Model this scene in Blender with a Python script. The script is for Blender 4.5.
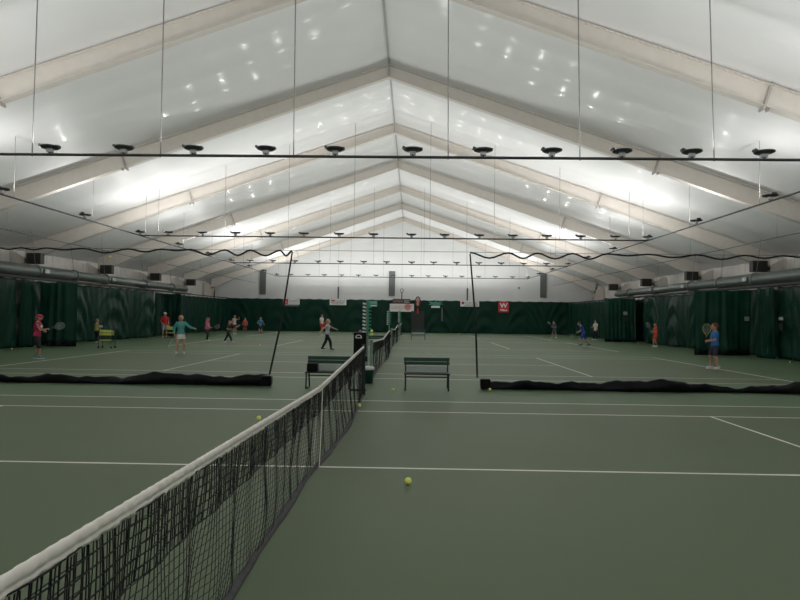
import bpy, math, random
from mathutils import Vector, Matrix
sin, cos, pi = math.sin, math.cos, math.pi
R = random.Random(7)
for o in list(bpy.data.objects): bpy.data.objects.remove(o)
SC = bpy.context.scene
COL = SC.collection

# ------------------------------------------------------------------ camera
CAM = (1.0512, -7.0207, 1.727); YAW, PITCH, ROLL, FPX = -.0202, .026, .0126, 614.34
def cam_axes():
    F = Vector((sin(YAW)*cos(PITCH), cos(YAW)*cos(PITCH), sin(PITCH)))
    r = Vector((cos(YAW), -sin(YAW), 0)); U = r.cross(F)
    c, s = cos(ROLL), sin(ROLL)
    return r*c + U*s, U*c - r*s, F
cr, cu, cf = cam_axes()
cd = bpy.data.cameras.new('camera'); cam = bpy.data.objects.new('camera', cd); COL.objects.link(cam)
cd.sensor_width = 36; cd.lens = 36*FPX/800; cd.clip_start = .05; cd.clip_end = 300
m = Matrix((cr, cu, -cf)).transposed().to_4x4(); m.translation = CAM
cam.matrix_world = m
SC.camera = cam

# ------------------------------------------------------------------ world, exposure
w = bpy.data.worlds.new('world'); SC.world = w; w.use_nodes = True
w.node_tree.nodes['Background'].inputs[0].default_value = (.5, .55, .6, 1)
w.node_tree.nodes['Background'].inputs[1].default_value = 0.0
SC.view_settings.view_transform = 'Standard'; SC.view_settings.look = 'None'
SC.view_settings.gamma = 1; SC.view_settings.use_curve_mapping = False
SC.view_settings.exposure = 0.0
LAMP_W = 109.0          # watts of every uplight
S = 15.42              # spacing of the courts
COURTS = [0, S, 2*S, 3*S]
ROWS = [-S/2, S/2, 1.5*S, 2.5*S, 3.5*S]
SIDE_X = 12.5; WALL_X = 20.5; Y0, Y1 = -12.2, 58.5
APEX, SLOPE = 11.88, .335
def roof_z(x): return APEX - SLOPE*abs(x)
def row_z(x): return 5.56

# ------------------------------------------------------------------ materials
def mat(name, col, rough=.6, metal=0, var=0, scale=4, bump=0, bscale=30, spec=None, alpha=1, coat=0, detail=3):
    M = bpy.data.materials.new(name); M.use_nodes = True
    nt = M.node_tree; b = nt.nodes['Principled BSDF']
    b.inputs['Base Color'].default_value = (*col, 1); b.inputs['Roughness'].default_value = rough
    b.inputs['Metallic'].default_value = metal
    if spec is not None: b.inputs['Specular IOR Level'].default_value = spec
    if coat: b.inputs['Coat Weight'].default_value = coat; b.inputs['Coat Roughness'].default_value = .12
    if alpha < 1: b.inputs['Alpha'].default_value = alpha
    tc = nt.nodes.new('ShaderNodeTexCoord')
    n = nt.nodes.new('ShaderNodeTexNoise'); n.inputs['Scale'].default_value = scale; n.inputs['Detail'].default_value = detail
    nt.links.new(tc.outputs['Object'], n.inputs['Vector'])
    r = nt.nodes.new('ShaderNodeValToRGB'); v = var or .04
    r.color_ramp.elements[0].color = tuple(c*(1-v) for c in col)+(1,)
    r.color_ramp.elements[1].color = tuple(min(1, c*(1+v)) for c in col)+(1,)
    r.color_ramp.elements[0].position = .3; r.color_ramp.elements[1].position = .7
    nt.links.new(n.outputs['Fac'], r.inputs[0]); nt.links.new(r.outputs[0], b.inputs['Base Color'])
    if bump:
        n2 = nt.nodes.new('ShaderNodeTexNoise'); n2.inputs['Scale'].default_value = bscale
        nt.links.new(tc.outputs['Object'], n2.inputs['Vector'])
        bp = nt.nodes.new('ShaderNodeBump'); bp.inputs['Strength'].default_value = bump
        nt.links.new(n2.outputs['Fac'], bp.inputs['Height']); nt.links.new(bp.outputs[0], b.inputs['Normal'])
    return M
_mc = {}
def cmat(col, rough=.8):
    k = tuple(round(c, 3) for c in col)+(rough,)
    if k not in _mc: _mc[k] = mat('cloth_%d' % len(_mc), col, rough, var=.08, scale=20)
    return _mc[k]
M = dict(
    court=mat('court_inner_paint', (.100, .140, .076), .55, var=.06, scale=.35, bump=.05, bscale=200, spec=.4, detail=6),
    outer=mat('court_outer_paint', (.092, .150, .078), .55, var=.06, scale=.35, bump=.05, bscale=200, spec=.4, detail=6),
    line=mat('line_paint', (.82, .82, .73), .55, var=.05, scale=3),
    roof=mat('roof_lining', (.87, .875, .88), .5, var=.02, scale=.5, coat=.07),
    beam=mat('beam_paint', (.66, .62, .57), .55, var=.03),
    plate=mat('splice_paint', (.42, .40, .37), .5),
    wall=mat('white_siding', (.70, .71, .705), .6, var=.03, scale=.6),
    wallside=mat('white_liner', (.76, .73, .69), .65, var=.05, scale=.6),
    curtain=mat('green_vinyl', (.0050, .034, .0225), .42, var=.2, scale=1.2, spec=.12),
    curtain2=mat('green_divider_vinyl', (.008, .050, .033), .40, var=.25, scale=1.5, spec=.16),
    black=mat('black_vinyl', (.004, .0045, .006), .34, var=.3, spec=.14, bump=.5, bscale=5),
    blackm=mat('black_metal', (.015, .016, .017), .45),
    rope=mat('black_rope', (.012, .012, .013), .8),
    duct=mat('galvanised_duct', (.20, .23, .22), .38, metal=.55, var=.12, scale=2),
    dark=mat('dark_grille', (.035, .034, .030), .6),
    rail=mat('dark_rail', (.022, .024, .024), .6),
    pipe=mat('dark_conduit', (.02, .022, .024), .5),
    lampshell=mat('lamp_shell', (.055, .06, .062), .38, metal=.4),
    lampin=mat('lamp_reflector', (.8, .8, .8), .3, metal=.6),
    ballast=mat('lamp_ballast', (.45, .47, .47), .5),
    wire=mat('steel_wire', (.22, .22, .21), .7),
    tape=mat('net_headband', (.86, .82, .77), .85, var=.06, scale=12, bump=.2, bscale=60),
    thread=mat('net_thread', (.010, .011, .012), .8),
    btape=mat('net_bottom_tape', (.075, .075, .082), .85, var=.2, scale=12),
    palegreen=mat('pale_green_paint', (.20, .30, .25), .5),
    midgreen=mat('score_green', (.03, .28, .16), .5),
    bench=mat('bench_green', (.010, .060, .040), .5, var=.1),
    benchpale=mat('bench_pale', (.42, .47, .45), .5),
    benchframe=mat('bench_frame', (.010, .018, .016), .5),
    bin=mat('bin_green', (.006, .055, .040), .45),
    white=mat('white_plastic', (.75, .75, .73), .5),
    grey=mat('grey_paint', (.30, .31, .30), .5),
    vent=mat('vent_grey', (.13, .14, .14), .55),
    ball=mat('felt_yellow', (.90, .95, .22), .9, var=.08, scale=80, bump=.4, bscale=400),
    seam=mat('ball_seam', (.75, .75, .65), .7),
    red=mat('sign_red', (.55, .015, .025), .5),
    signwhite=mat('sign_white', (.72, .72, .70), .55),
    signgrey=mat('sign_ink', (.05, .05, .05), .6),
    pink=mat('sign_pink', (.62, .25, .22), .6),
    teal=mat('sign_teal', (.04, .24, .17), .6),
    skin=mat('skin', (.52, .28, .20), .6), skin2=mat('skin_tan', (.36, .18, .12), .6),
    wirecart=mat('cart_wire', (.04, .05, .04), .5),
    rubber=mat('rubber', (.01, .01, .01), .7),
    eye=mat('eye', (.02, .015, .012), .2), lip=mat('lip', (.42, .13, .12), .5),
    net=mat('divider_netting', (.010, .035, .026), .8, alpha=.06),
)
# ------------------------------------------------------------------ mesh builder
class MB:
    def __init__(s): s.v = []; s.f = []; s.m = []
    def add(s, v, f, m=0):
        b = len(s.v); s.v += [tuple(p) for p in v]; s.f += [tuple(i+b for i in q) for q in f]; s.m += [m]*len(f); return s
    def box(s, c, d, m=0, rot=None):
        x, y, z = (k/2 for k in d); P = []
        for a in (-1, 1):
            for b in (-1, 1):
                for e in (-1, 1):
                    p = Vector((a*x, b*y, e*z))
                    if rot: p = rot @ p
                    P.append(p+Vector(c))
        return s.add(P, [(0, 1, 3, 2), (4, 6, 7, 5), (0, 4, 5, 1), (2, 3, 7, 6), (0, 2, 6, 4), (1, 5, 7, 3)], m)
    def bbox(s, a, b, m=0): return s.box([(p+q)/2 for p, q in zip(a, b)], [abs(q-p) for p, q in zip(a, b)], m)
    def tube(s, pts, r, n=6, m=0, cap=True, r2=None):
        pts = [Vector(p) for p in pts]; V = []; F = []; N = len(pts)
        up = None
        for i, p in enumerate(pts):
            t = (pts[min(i+1, N-1)]-pts[max(i-1, 0)])
            t = t.normalized() if t.length > 1e-9 else Vector((0, 0, 1))
            if up is None: up = Vector((0, 0, 1)) if abs(t.z) < .9 else Vector((0, 1, 0))
            a = t.cross(up)
            if a.length < 1e-4: a = t.orthogonal()
            a.normalize(); b = t.cross(a).normalized()
            rr = r[i] if isinstance(r, (list, tuple)) else r
            for k in range(n):
                q = 2*pi*k/n+pi/n; V.append(p+a*(rr*cos(q))+b*((r2 or rr)*sin(q)))
        for i in range(N-1):
            for k in range(n):
                F.append((i*n+k, i*n+(k+1) % n, (i+1)*n+(k+1) % n, (i+1)*n+k))
        if cap: F += [tuple(range(n))[::-1], tuple((N-1)*n+k for k in range(n))]
        return s.add(V, F, m)
    def lathe(s, prof, n=24, c=(0, 0, 0), m=0, sx=1, sy=1, ax='z'):
        V = []; F = []
        for r, z in prof:
            for k in range(n):
                q = 2*pi*k/n; p = (r*cos(q)*sx, r*sin(q)*sy, z)
                if ax == 'x': p = (z, p[0], p[1])
                if ax == 'y': p = (p[0], z, p[1])
                V.append((p[0]+c[0], p[1]+c[1], p[2]+c[2]))
        L = len(prof)
        for i in range(L-1):
            for k in range(n): F.append((i*n+k, i*n+(k+1) % n, (i+1)*n+(k+1) % n, (i+1)*n+k))
        F += [tuple(range(n))[::-1], tuple((L-1)*n+k for k in range(n))]
        return s.add(V, F, m)
    def ell(s, c, r, m=0, n=12, rings=8, rot=None):
        V = []; F = []
        c = Vector(c)
        for i in range(1, rings):
            t = pi*i/rings
            for k in range(n):
                q = 2*pi*k/n; p = Vector((r[0]*sin(t)*cos(q), r[1]*sin(t)*sin(q), -r[2]*cos(t)))
                V.append(c+(rot @ p if rot else p))
        for i in range(rings-2):
            for k in range(n): F.append((i*n+k, i*n+(k+1) % n, (i+1)*n+(k+1) % n, (i+1)*n+k))
        for sg, row in ((-1, 0), (1, rings-2)):
            p = Vector((0, 0, sg*r[2])); V.append(c+(rot @ p if rot else p)); a = len(V)-1
            for k in range(n):
                t = (row*n+k, row*n+(k+1) % n, a); F.append(t[::-1] if sg < 0 else t)
        return s.add(V, F, m)
    def cap(s, a, b, r1, r2, n=10, m=0):          # tapered limb with round ends
        a, b = Vector(a), Vector(b); d = b-a; L = d.length or 1e-6; t = d/L
        pts = []; rs = []
        for q in (-80, -55, -28): q = math.radians(q); pts.append(a+t*(r1*sin(q))); rs.append(r1*cos(q))
        for k in range(5): pts.append(a+d*(k/4)); rs.append(r1+(r2-r1)*k/4)
        for q in (28, 55, 80): q = math.radians(q); pts.append(b+t*(r2*sin(q))); rs.append(r2*cos(q))
        return s.tube(pts, rs, n, m)
    def loft(s, rings, n=16, m=0):                # rings: (centre, rx, ry, right, fwd)
        V = []; F = []
        for c, rx, ry, X, Y in rings:
            for k in range(n):
                q = 2*pi*k/n; V.append(Vector(c)+X*(rx*cos(q))+Y*(ry*sin(q)))
        L = len(rings)
        for i in range(L-1):
            for k in range(n): F.append((i*n+k, i*n+(k+1) % n, (i+1)*n+(k+1) % n, (i+1)*n+k))
        F += [tuple(range(n))[::-1], tuple((L-1)*n+k for k in range(n))]
        return s.add(V, F, m)
    def prism(s, poly, axis, a, b, m=0):          # poly in the other two axes
        def P(u, v, w): return {'x': (w, u, v), 'y': (u, w, v), 'z': (u, v, w)}[axis]
        n = len(poly); V = [P(u, v, a) for u, v in poly]+[P(u, v, b) for u, v in poly]
        F = [tuple(range(n))[::-1], tuple(range(n, 2*n))]+[(i, (i+1) % n, n+(i+1) % n, n+i) for i in range(n)]
        return s.add(V, F, m)
    def build(s, name, ms, parent=None, smooth=False, loc=None, remesh=0, bevel=0):
        me = bpy.data.meshes.new(name); me.from_pydata(s.v, [], s.f)
        if not isinstance(ms, (list, tuple)): ms = [ms]
        for q in ms: me.materials.append(q)
        if len(ms) > 1: me.polygons.foreach_set('material_index', s.m)
        if smooth: me.polygons.foreach_set('use_smooth', [True]*len(s.f))
        me.update()
        o = bpy.data.objects.new(name, me); COL.objects.link(o)
        if parent: o.parent = parent
        if loc: o.location = loc
        if remesh:
            q = o.modifiers.new('unify', 'REMESH'); q.mode = 'VOXEL'; q.voxel_size = remesh; q.use_smooth_shade = True
            q = o.modifiers.new('soft', 'SMOOTH'); q.iterations = 3; q.factor = .5
        if bevel:
            q = o.modifiers.new('edge', 'BEVEL'); q.width = bevel; q.segments = 2
        return o
def tag(o, label=None, cat=None, group=None, kind=None):
    if label: o['label'] = label
    if cat: o['category'] = cat
    if group: o['group'] = group
    if kind: o['kind'] = kind
    return o
def thing(name, loc, label, cat, group=None, rz=0):
    o = bpy.data.objects.new(name, None); o.empty_display_size = .1; COL.objects.link(o)
    o.location = loc; o.rotation_euler = (0, 0, rz)
    return tag(o, label, cat, group)
def dup(o, parent=None):
    c = o.copy(); COL.objects.link(c)
    if parent: c.parent = parent
    for ch in list(o.children): dup(ch, c)
    return c
ORD = ['first', 'second', 'third', 'fourth', 'fifth', 'sixth', 'seventh', 'eighth', 'ninth', 'tenth', 'eleventh', 'twelfth', 'thirteenth', 'fourteenth']

# ================================================================== THE SETTING
# floor: one mesh cut along every painted line
def seg(a, b, w=.05): return (a-w/2, b+w/2)
xs = {-WALL_X, WALL_X}; ys = {Y0, Y1}
for a in (11.885, 6.4):
    for sg in (-1, 1):
        wd = .08 if a > 7 else .05
        xs |= {sg*a-wd/2, sg*a+wd/2}
for c in COURTS:
    for a, wd in ((-5.485, .05), (-4.115, .05), (0, .05), (4.115, .05), (5.485, .05)): ys |= {c+a-wd/2, c+a+wd/2}
xs = sorted(xs | {-11.885+.04+.1, 11.885-.04-.1}); ys = sorted(ys)
f = MB()
for i in range(len(xs)-1):
    for j in range(len(ys)-1):
        x, y = (xs[i]+xs[i+1])/2, (ys[j]+ys[j+1])/2
        c = min(COURTS, key=lambda k: abs(k-y)); u, v = abs(x), abs(y-c); mi = 1
        if u < 11.93 and v < 5.52:
            mi = 0
            if abs(v-5.485) < .03 or abs(v-4.115) < .03: mi = 2
            if abs(u-11.885) < .041: mi = 2
            if abs(u-6.4) < .026 and v < 4.15: mi = 2
            if v < .03 and (u < 6.42 or (u > 11.7)): mi = 2
        f.add([(xs[i], ys[j], 0), (xs[i+1], ys[j], 0), (xs[i+1], ys[j+1], 0), (xs[i], ys[j+1], 0)], [(0, 1, 2, 3)], mi)
fl = f.build('floor', [M['court'], M['outer'], M['line']]); tag(fl, kind='structure')
tag(MB().bbox((-WALL_X-.3, Y0-.3, -.4), (WALL_X+.3, Y1+.3, -.02)).build('floor_slab', M['outer']), kind='structure')
# roof lining: shallow pillows between seams
f = MB(); step = 1.525; n = 6
yy = [Y0-.3+i*step/n for i in range(int((Y1-Y0+.6)/step*n)+2)]
for sg in (-1, 1):
    V = []; cx = [0, .12, 3, 6, 9, 12, 15, 18, WALL_X+.4]
    for y in yy:
        p = .035*abs(sin(pi*(y-Y0)/step))**.6
        for x in cx: V.append((sg*x, y, roof_z(x)+p*(1 if x > .05 else .2)))
    for y in yy:
        for x in cx: V.append((sg*x, y, roof_z(x)+.25))
    k = len(cx); L = len(yy); F = []
    for i in range(L-1):
        for j in range(k-1):
            F.append((i*k+j, i*k+j+1, (i+1)*k+j+1, (i+1)*k+j)); o_ = L*k
            F.append((o_+i*k+j, o_+(i+1)*k+j, o_+(i+1)*k+j+1, o_+i*k+j+1))
    f.add(V, F)
tag(f.build('ceiling', M['roof'], smooth=True), kind='structure')
tag(MB().prism([(-.035, APEX-.014), (0, APEX-.004), (.035, APEX-.014), (.035, APEX-.03), (0, APEX-.02), (-.035, APEX-.03)], 'y', Y0, Y1).build('trim_1', M['ballast']), kind='structure')
# end walls with lapped horizontal siding
for nm, yw, sg in (('wall_far', Y1, -1), ('wall_near', Y0, 1)):
    f = MB(); z = 0
    while z < APEX+.2:
        z2 = z+.68; wA = min(WALL_X, (APEX+.2-z)/SLOPE); wB = max(.05, min(WALL_X, (APEX+.2-z2)/SLOPE))
        f.add([(-wA, yw+sg*.045, z), (wA, yw+sg*.045, z), (wB, yw+sg*.012, z2), (-wB, yw+sg*.012, z2), (-wA, yw-sg*.2, z), (wA, yw-sg*.2, z), (wB, yw-sg*.2, z2), (-wB, yw-sg*.2, z2)],
              [(0, 1, 2, 3), (5, 4, 7, 6), (0, 4, 5, 1), (3, 2, 6, 7), (1, 5, 6, 2), (0, 3, 7, 4)]); z = z2
    tag(f.build(nm, M['wall']), kind='structure')
# side walls with vertical ribs
for nm, sg in (('wall_left', -1), ('wall_right', 1)):
    pr = []; y = Y0
    while y < Y1: pr += [(y, 0), (y+.50, 0), (y+.53, .03), (y+.60, .03), (y+.63, 0)]; y += .66
    V = []; F = []
    for y, d in pr: V += [(sg*(WALL_X-d), y, 0), (sg*(WALL_X-d), y, 5.2)]
    for i in range(len(pr)-1): F.append((2*i, 2*i+2, 2*i+3, 2*i+1))
    f = MB().add(V, F); f.bbox((sg*(WALL_X+.02), Y0, 0), (sg*(WALL_X+.2), Y1, 5.3))
    tag(f.build(nm, M['wallside']), kind='structure')
# steel frames
FR = [17.6+7.6*k for k in range(-3, 6)]
for k, y in enumerate(FR):
    idx = k-2
    pos = ['behind the camera', 'just ahead of the camera'] if False else None
    lab = 'cream steel roof frame, %s gable from the camera' % (ORD[idx] if 0 <= idx < 14 else 'out of view gable number %d' % (-idx))
    if idx < 0: lab = 'cream steel roof frame over the camera end, %s' % ('nearer the end wall' if idx == -2 else 'nearer the courts')
    t = thing('roof_frame', (0, y, 0), lab, 'roof beam', 'white steel roof frames')
    for sg in (-1, 1):
        f = MB(); xe = 19.6
        def dep(x): return .48+.30*min(1, abs(x)/xe*1.0)
        A = [(0, roof_z(0)-.02), (sg*xe, roof_z(xe)-.02), (sg*xe, roof_z(xe)-.02-dep(xe)-.25), (sg*(xe-2.2), roof_z(xe-2.2)-.02-dep(xe-2.2)), (0, roof_z(0)-.02-dep(0))]
        if sg < 0: A = A[::-1]
        f.prism(A, 'y', -.012, .012)                                # web
        # bottom flange and top flange
        for tk in (0, 1):
            P = ([(0, A0) for A0 in ()])
            pts = [(0, dep(0)), (xe-2.2, dep(xe-2.2)), (xe, dep(xe)+.25)] if tk == 0 else [(0, .0), (xe-2.2, .0), (xe, 0)]
            top = [(sg*x, roof_z(x)-.02-d) for x, d in pts]; bot = [(x, z-.022) for x, z in top]
            poly = top+bot[::-1]
            if sg > 0: poly = poly[::-1]
            f.prism(poly, 'y', -.13, .13)
        f.build('rafter', M['beam'], t)
        # tapered column behind the curtain
        zc = roof_z(19.3)-1.0
        f = MB(); P = [(sg*20.3, 0), (sg*19.9, 0), (sg*19.3, zc), (sg*20.3, roof_z(20.3)-.1)]
        if sg > 0: P = P[::-1]
        f.prism(P, 'y', -.012, .012)
        f.prism([(sg*19.9, 0), (sg*19.3, zc), (sg*19.32, zc+.0), (sg*19.93, 0)], 'y', -.13, .13)
        f.bbox((sg*20.28, -.13, 0), (sg*20.32, .13, roof_z(20.3)-.15))
        f.build('column', M['beam'], t)
        x = 10.75; a = math.atan(SLOPE)*-sg
        f = MB(); f.box((sg*x, 0, roof_z(x)-.05-dep(x)/2), (.05, .27, dep(x)+.16), rot=Matrix.Rotation(-a, 3, 'Y'))
        f.box((sg*(x+.05), 0, roof_z(x)-.08-dep(x)), (.03, .2, .1))
        f.build('splice_plate', M['plate'], t)
    MB().bbox((-.02, -.14, roof_z(0)-.02-.50), (.02, .14, roof_z(0)-.05)).build('splice_plate', M['plate'], t)
# corner posts and dark trims of the gable wall
n_tr = 2
for sg in (-1, 1):
    tag(MB().bbox((sg*(WALL_X-.35), Y1-.4, 0), (sg*(WALL_X-.05), Y1-.08, roof_z(WALL_X)+.0)).build('trim_%d' % n_tr, M['dark']), kind='structure'); n_tr += 1

# ================================================================== LIGHT ROWS
pxc = lambda p: (lambda d: (400+FPX*d.dot(cr)/d.dot(cf), 300-FPX*d.dot(cu)/d.dot(cf)))(Vector(p)-Vector(CAM))
def inframe(p):
    d = Vector(p)-Vector(CAM)
    if d.dot(cf) < .3: return False
    u, v = pxc(p); return -8 < u < 808 and -8 < v < 608
rown = ['behind the camera', 'nearest', 'second nearest', 'third nearest', 'farthest']
for i, y in enumerate(ROWS):
    t = thing('lighting_conduit', (0, y, 0), 'dark conduit across the hall carrying uplights, %s row' % rown[i], 'conduit', 'cross conduits with lights')
    MB().tube([(-SIDE_X, 0, row_z(-SIDE_X)), (SIDE_X, 0, row_z(SIDE_X))], .034, 8).build('pipe', M['pipe'], t)
    for x in (-11.6, -8.28, -5.12, -1.87, 1.87, 5.03, 8.22, 11.6):
        MB().tube([(x, 0, row_z(x)-.05), (x-.045*x, -.55, roof_z(x-.045*x)-.01)] if i == 1 else [(x, 0, row_z(x)-.05), (x, 0, roof_z(x)-.01)], .014 if i == 1 else .010, 5).build('hanger_wire', M['wire'], t)
for sg in (-1, 1):
    zz = row_z(sg*SIDE_X)
    t = thing('lighting_conduit', (sg*SIDE_X, 0, 0), 'long dark conduit with lights running down the %s side' % ('left' if sg < 0 else 'right'), 'conduit')
    MB().tube([(0, ROWS[0], zz), (0, ROWS[-1], zz)], .03, 8).build('pipe', M['pipe'], t)
    for k in range(0, 13):
        y = ROWS[0]+S/3*k+.6
        MB().tube([(0, y, zz-.03), (0, y, roof_z(SIDE_X)-.01)], .008, 5).build('hanger_wire', M['wire'], t)
    t = thing('suspension_cable', (sg*15.5, 0, 0), 'thin dark cable strung high inside the %s side curtains' % ('left' if sg < 0 else 'right'), 'cable')
    MB().tube([(0, y, 5.04-.03*abs(sin(pi*(y-10)/7.6))) for y in [Y0+j*1.2 for j in range(59)]], .018, 6).build('cable', M['pipe'], t)
    for y in FR: MB().tube([(0, y, 5.03), (0, y, 6.0)], .007, 5).build('hanger_wire', M['wire'], t)
# uplight fixture
ld = bpy.data.lights.new('uplight_lamp', 'POINT'); ld.shadow_soft_size = .04; ld.energy = LAMP_W; ld.color = (1, .985, .955)
def make_uplight():
    t = thing('uplight_fixture', (0, 0, 0), '', 'light')
    MB().box((0, 0, .065), (.14, .11, .09)).build('ballast_box', M['ballast'], t, bevel=.012)
    p = [(.05, .105), (.12, .11), (.195, .122), (.232, .145), (.238, .17), (.23, .17), (.18, .145), (.10, .13), (.04, .125)]
    MB().lathe(p, 24).build('shell', M['lampshell'], t, smooth=True)
    MB().lathe([(.03, .127), (.10, .133), (.16, .155), (.15, .16), (.09, .14), (.03, .135)], 20).build('reflector', M['lampin'], t, smooth=True)
    MB().box((-.215, 0, .19), (.08, .15, .06), rot=Matrix.Rotation(.35, 3, 'Y')).build('hood_clip', M['lampshell'], t, bevel=.01)
    MB().box((.17, 0, .165), (.13, .14, .06)).build('driver_box', M['lampshell'], t, bevel=.015)
    MB().tube([(0, -.05, .03), (0, 0, -.036), (0, .05, .03)], .012, 6).build('clamp', M['pipe'], t)
    l = bpy.data.objects.new('lamp', ld); COL.objects.link(l); l.parent = t; l.location = (0, 0, .198); l.rotation_euler = (pi, 0, 0)
    return t
UP = make_uplight(); used = False
ld2 = ld.copy(); ld2.name = 'uplight_lamp_dimmed'; ld2.energy = LAMP_W*.52
def put_uplight(loc, label, group, rz=0):
    global used
    o = UP if not used else dup(UP); used = True
    o.location = loc; o.rotation_euler = (0, 0, rz); o['label'] = label; o['group'] = group
    for c in o.children:
        if c.type == 'LIGHT': c.data = ld2 if abs(loc[1]-S/2) < .1 else ld
for i, y in enumerate(ROWS):
    X = [-11.2, -9.6, -7.84, -6.02, -4.32, -2.54, -.86, 1.02, 2.71, 4.36, 6.03, 7.69, 9.4, 11.05] if i == 1 else [-11.1, -9.4, -7.75, -6.02, -4.34, -2.6, -.9, .97, 2.6, 4.3, 5.95, 7.6, 9.25, 10.95]
    n = 0
    for j, x in enumerate(X):
        p = (x, y, row_z(x)+.03)
        if i and inframe(p): lab = 'dark uplight, %s from left in frame on the %s cross conduit' % (ORD[n], rown[i]); n += 1
        else: lab = 'dark uplight outside the picture on the %s cross conduit' % rown[i]
        put_uplight(p, lab, 'uplights on the %s cross conduit' % rown[i])
for sg in (-1, 1):
    n = 0
    for k in range(13):
        p = (sg*SIDE_X, ROWS[0]+S/3*k, row_z(sg*SIDE_X)+.03); sd = 'left' if sg < 0 else 'right'
        if inframe(p): lab = 'uplight, %s nearest in frame along the %s side conduit' % (ORD[n], sd); n += 1
        else: lab = 'uplight outside the picture on the %s side conduit' % sd
        put_uplight(p, lab, 'uplights on the %s side conduit' % sd, pi/2)

# ================================================================== SIDE SERVICES
for sg in (-1, 1):
    sd = 'left' if sg < 0 else 'right'
    X = sg*17.95
    t = thing('air_duct', (X, 0, 3.74), 'round grey air duct running along the %s wall above the curtains' % sd, 'duct')
    MB().tube([(0, -11.5, 0), (0, 26.5, 0)], .31, 28).build('duct_pipe', M['duct'], t, smooth=True)
    MB().tube([(0, 26.5, 0), (0, 27.2, .02)], [.31, .25], 28).build('reducer', M['duct'], t, smooth=True)
    MB().tube([(0, 27.2, .02), (0, 44.0, .02)], .25, 28).build('duct_pipe', M['duct'], t, smooth=True)
    for y in (-4, 4, 12, 19.5, 23.5, 27, 30.5, 36, 41):
        MB().lathe([(.33, y-.06), (.345, y-.04), (.345, y+.04), (.33, y+.06)], 28, ax='y').build('collar', M['duct'], t)
        MB().tube([(0, y, .3), (sg*.25, y, roof_z(18.2)-3.76)], .012, 5).build('hanger_wire', M['wire'], t)
    for y in (23.9, 30.9):
        MB().box((-sg*.26, y, .02), (.28, .42, .24)).build('outlet', M['duct'], t, bevel=.03)
    t = thing('curtain_rail', (sg*17.75, 0, 3.37), 'dark rail under the %s duct that carries the green curtains' % sd, 'rail')
    MB().bbox((-.12, -11.5, -.07), (.12, 57.0, .0)).build('track', M['rail'], t)
    MB().bbox((-sg*.30-.04, -11.5, -.06), (-sg*.30+.04, 44, .03)).build('edge_angle', M['rail'], t)
    for k, y in enumerate(FR[4:8]):
        t = thing('wall_heater', (sg*18.82, y-.35, 4.22), 'dark louvred box heater high at the %s wall, %s from the camera' % (sd, ORD[k]), 'heater', 'louvred heaters at the frame columns')
        MB().bbox((-.38, -.16, 0), (.38, .20, .57)).build('housing', M['dark'], t, bevel=.015)
        f = MB()
        for q in range(8): f.box((0, -.17, .05+.066*q), (.70, .05, .012), rot=Matrix.Rotation(.5, 3, 'X'))
        f.build('louvre', M['dark'], t)
        for a in (-1, 1): MB().tube([(a*.36, 0, .55), (a*.10, .05, 1.0)], .014, 5).build('hanger_strap', M['beam'], t)

# ================================================================== CURTAINS
def plan(pts, ds):
    out = []; s = 0
    for (a, b), (c, d) in zip(pts, pts[1:]):
        L = math.hypot(c-a, d-b); k = max(1, int(L/ds)); nx, ny = (b-d)/L, (c-a)/L
        for i in range(k+(1 if (c, d) == pts[-1] else 0)): out.append((a+(c-a)*i/k, b+(d-b)*i/k, nx, ny, s+L*i/k))
        s += L
    return out
def curtain(label, pts, zt, amp=.06, seed=0, skirt=0, mm='curtain', ds=.09, zb=.02, name='side_curtain', freq=1, group=None, swag=1.0):
    r = random.Random(seed); P = plan(pts, ds)
    W = [(r.uniform(.7, 1.3)*q*freq, r.uniform(0, 6.3), r.uniform(-.5, .5), a) for q, a in ((1.1, 1), (2.6, .7), (5.2, .5), (9.5, .3))]
    sp = r.uniform(3.2, 4.6); ph = r.uniform(0, 3)
    def off(s, z):
        h = (zt-z)/zt; v = 0
        for k, p, mz, a in W: v += a*sin(k*s+p+mz*z*2)
        u = ((s+ph) % sp)/sp-.5                       # hanging swags between the hooks
        c = z/zt+1.7*u*u*2.2
        v2 = sin(c*15+2*sin(s*.8))*max(0, 1-abs(2*u)**2)*min(1, 4*h)
        return amp*(v*(.45+.55*h))*.8+amp*.5*v2*swag
    def strip(z0, z1, nz, th):
        V = []; F = []; n = len(P)
        for side in (0, 1):
            for j in range(nz+1):
                z = z0+(z1-z0)*j/nz
                for x, y, nx, ny, s in P:
                    d = off(s, z)+(side*.006 if side else -th)
                    top = z - (.05*abs(sin(pi*s/1.1)) if j == nz and z1 == zt else 0)
                    V.append((x+nx*d, y+ny*d, top))
        B = (nz+1)*n
        for j in range(nz):
            for i in range(n-1):
                F.append((j*n+i, j*n+i+1, (j+1)*n+i+1, (j+1)*n+i)); F.append((B+j*n+i, B+(j+1)*n+i, B+(j+1)*n+i+1, B+j*n+i+1))
        for i in range(n-1): F.append((i, B+i, B+i+1, i+1)); F.append((nz*n+i, nz*n+i+1, B+nz*n+i+1, B+nz*n+i))
        return MB().add(V, F)
    x0, y0 = pts[0]
    t = thing(name, (0, 0, 0), label, 'curtain', group)
    strip(skirt or zb, zt, 22, .006).build('drape', M[mm], t, smooth=True)
    if skirt: strip(zb, skirt, 3, .02).build('bottom_skirt', M['black'], t, smooth=True)
    return t
curtain('long dark green vinyl curtain hung along the far end wall', [(-18.6, 57.35), (18.2, 57.35)], 3.42, .07, 3, ds=.11, name='backdrop_curtain', freq=.7, swag=1.3)
curtain('green side curtain nearest the camera on the left', [(-17.75, 6), (-17.55, 21.4)], 3.28, .06, 5)
curtain('green left curtain behind the cart of yellow balls', [(-18.0, 21.8), (-17.9, 26.5), (-17.3, 36.2)], 3.28, .09, 6, swag=1.5)
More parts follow.
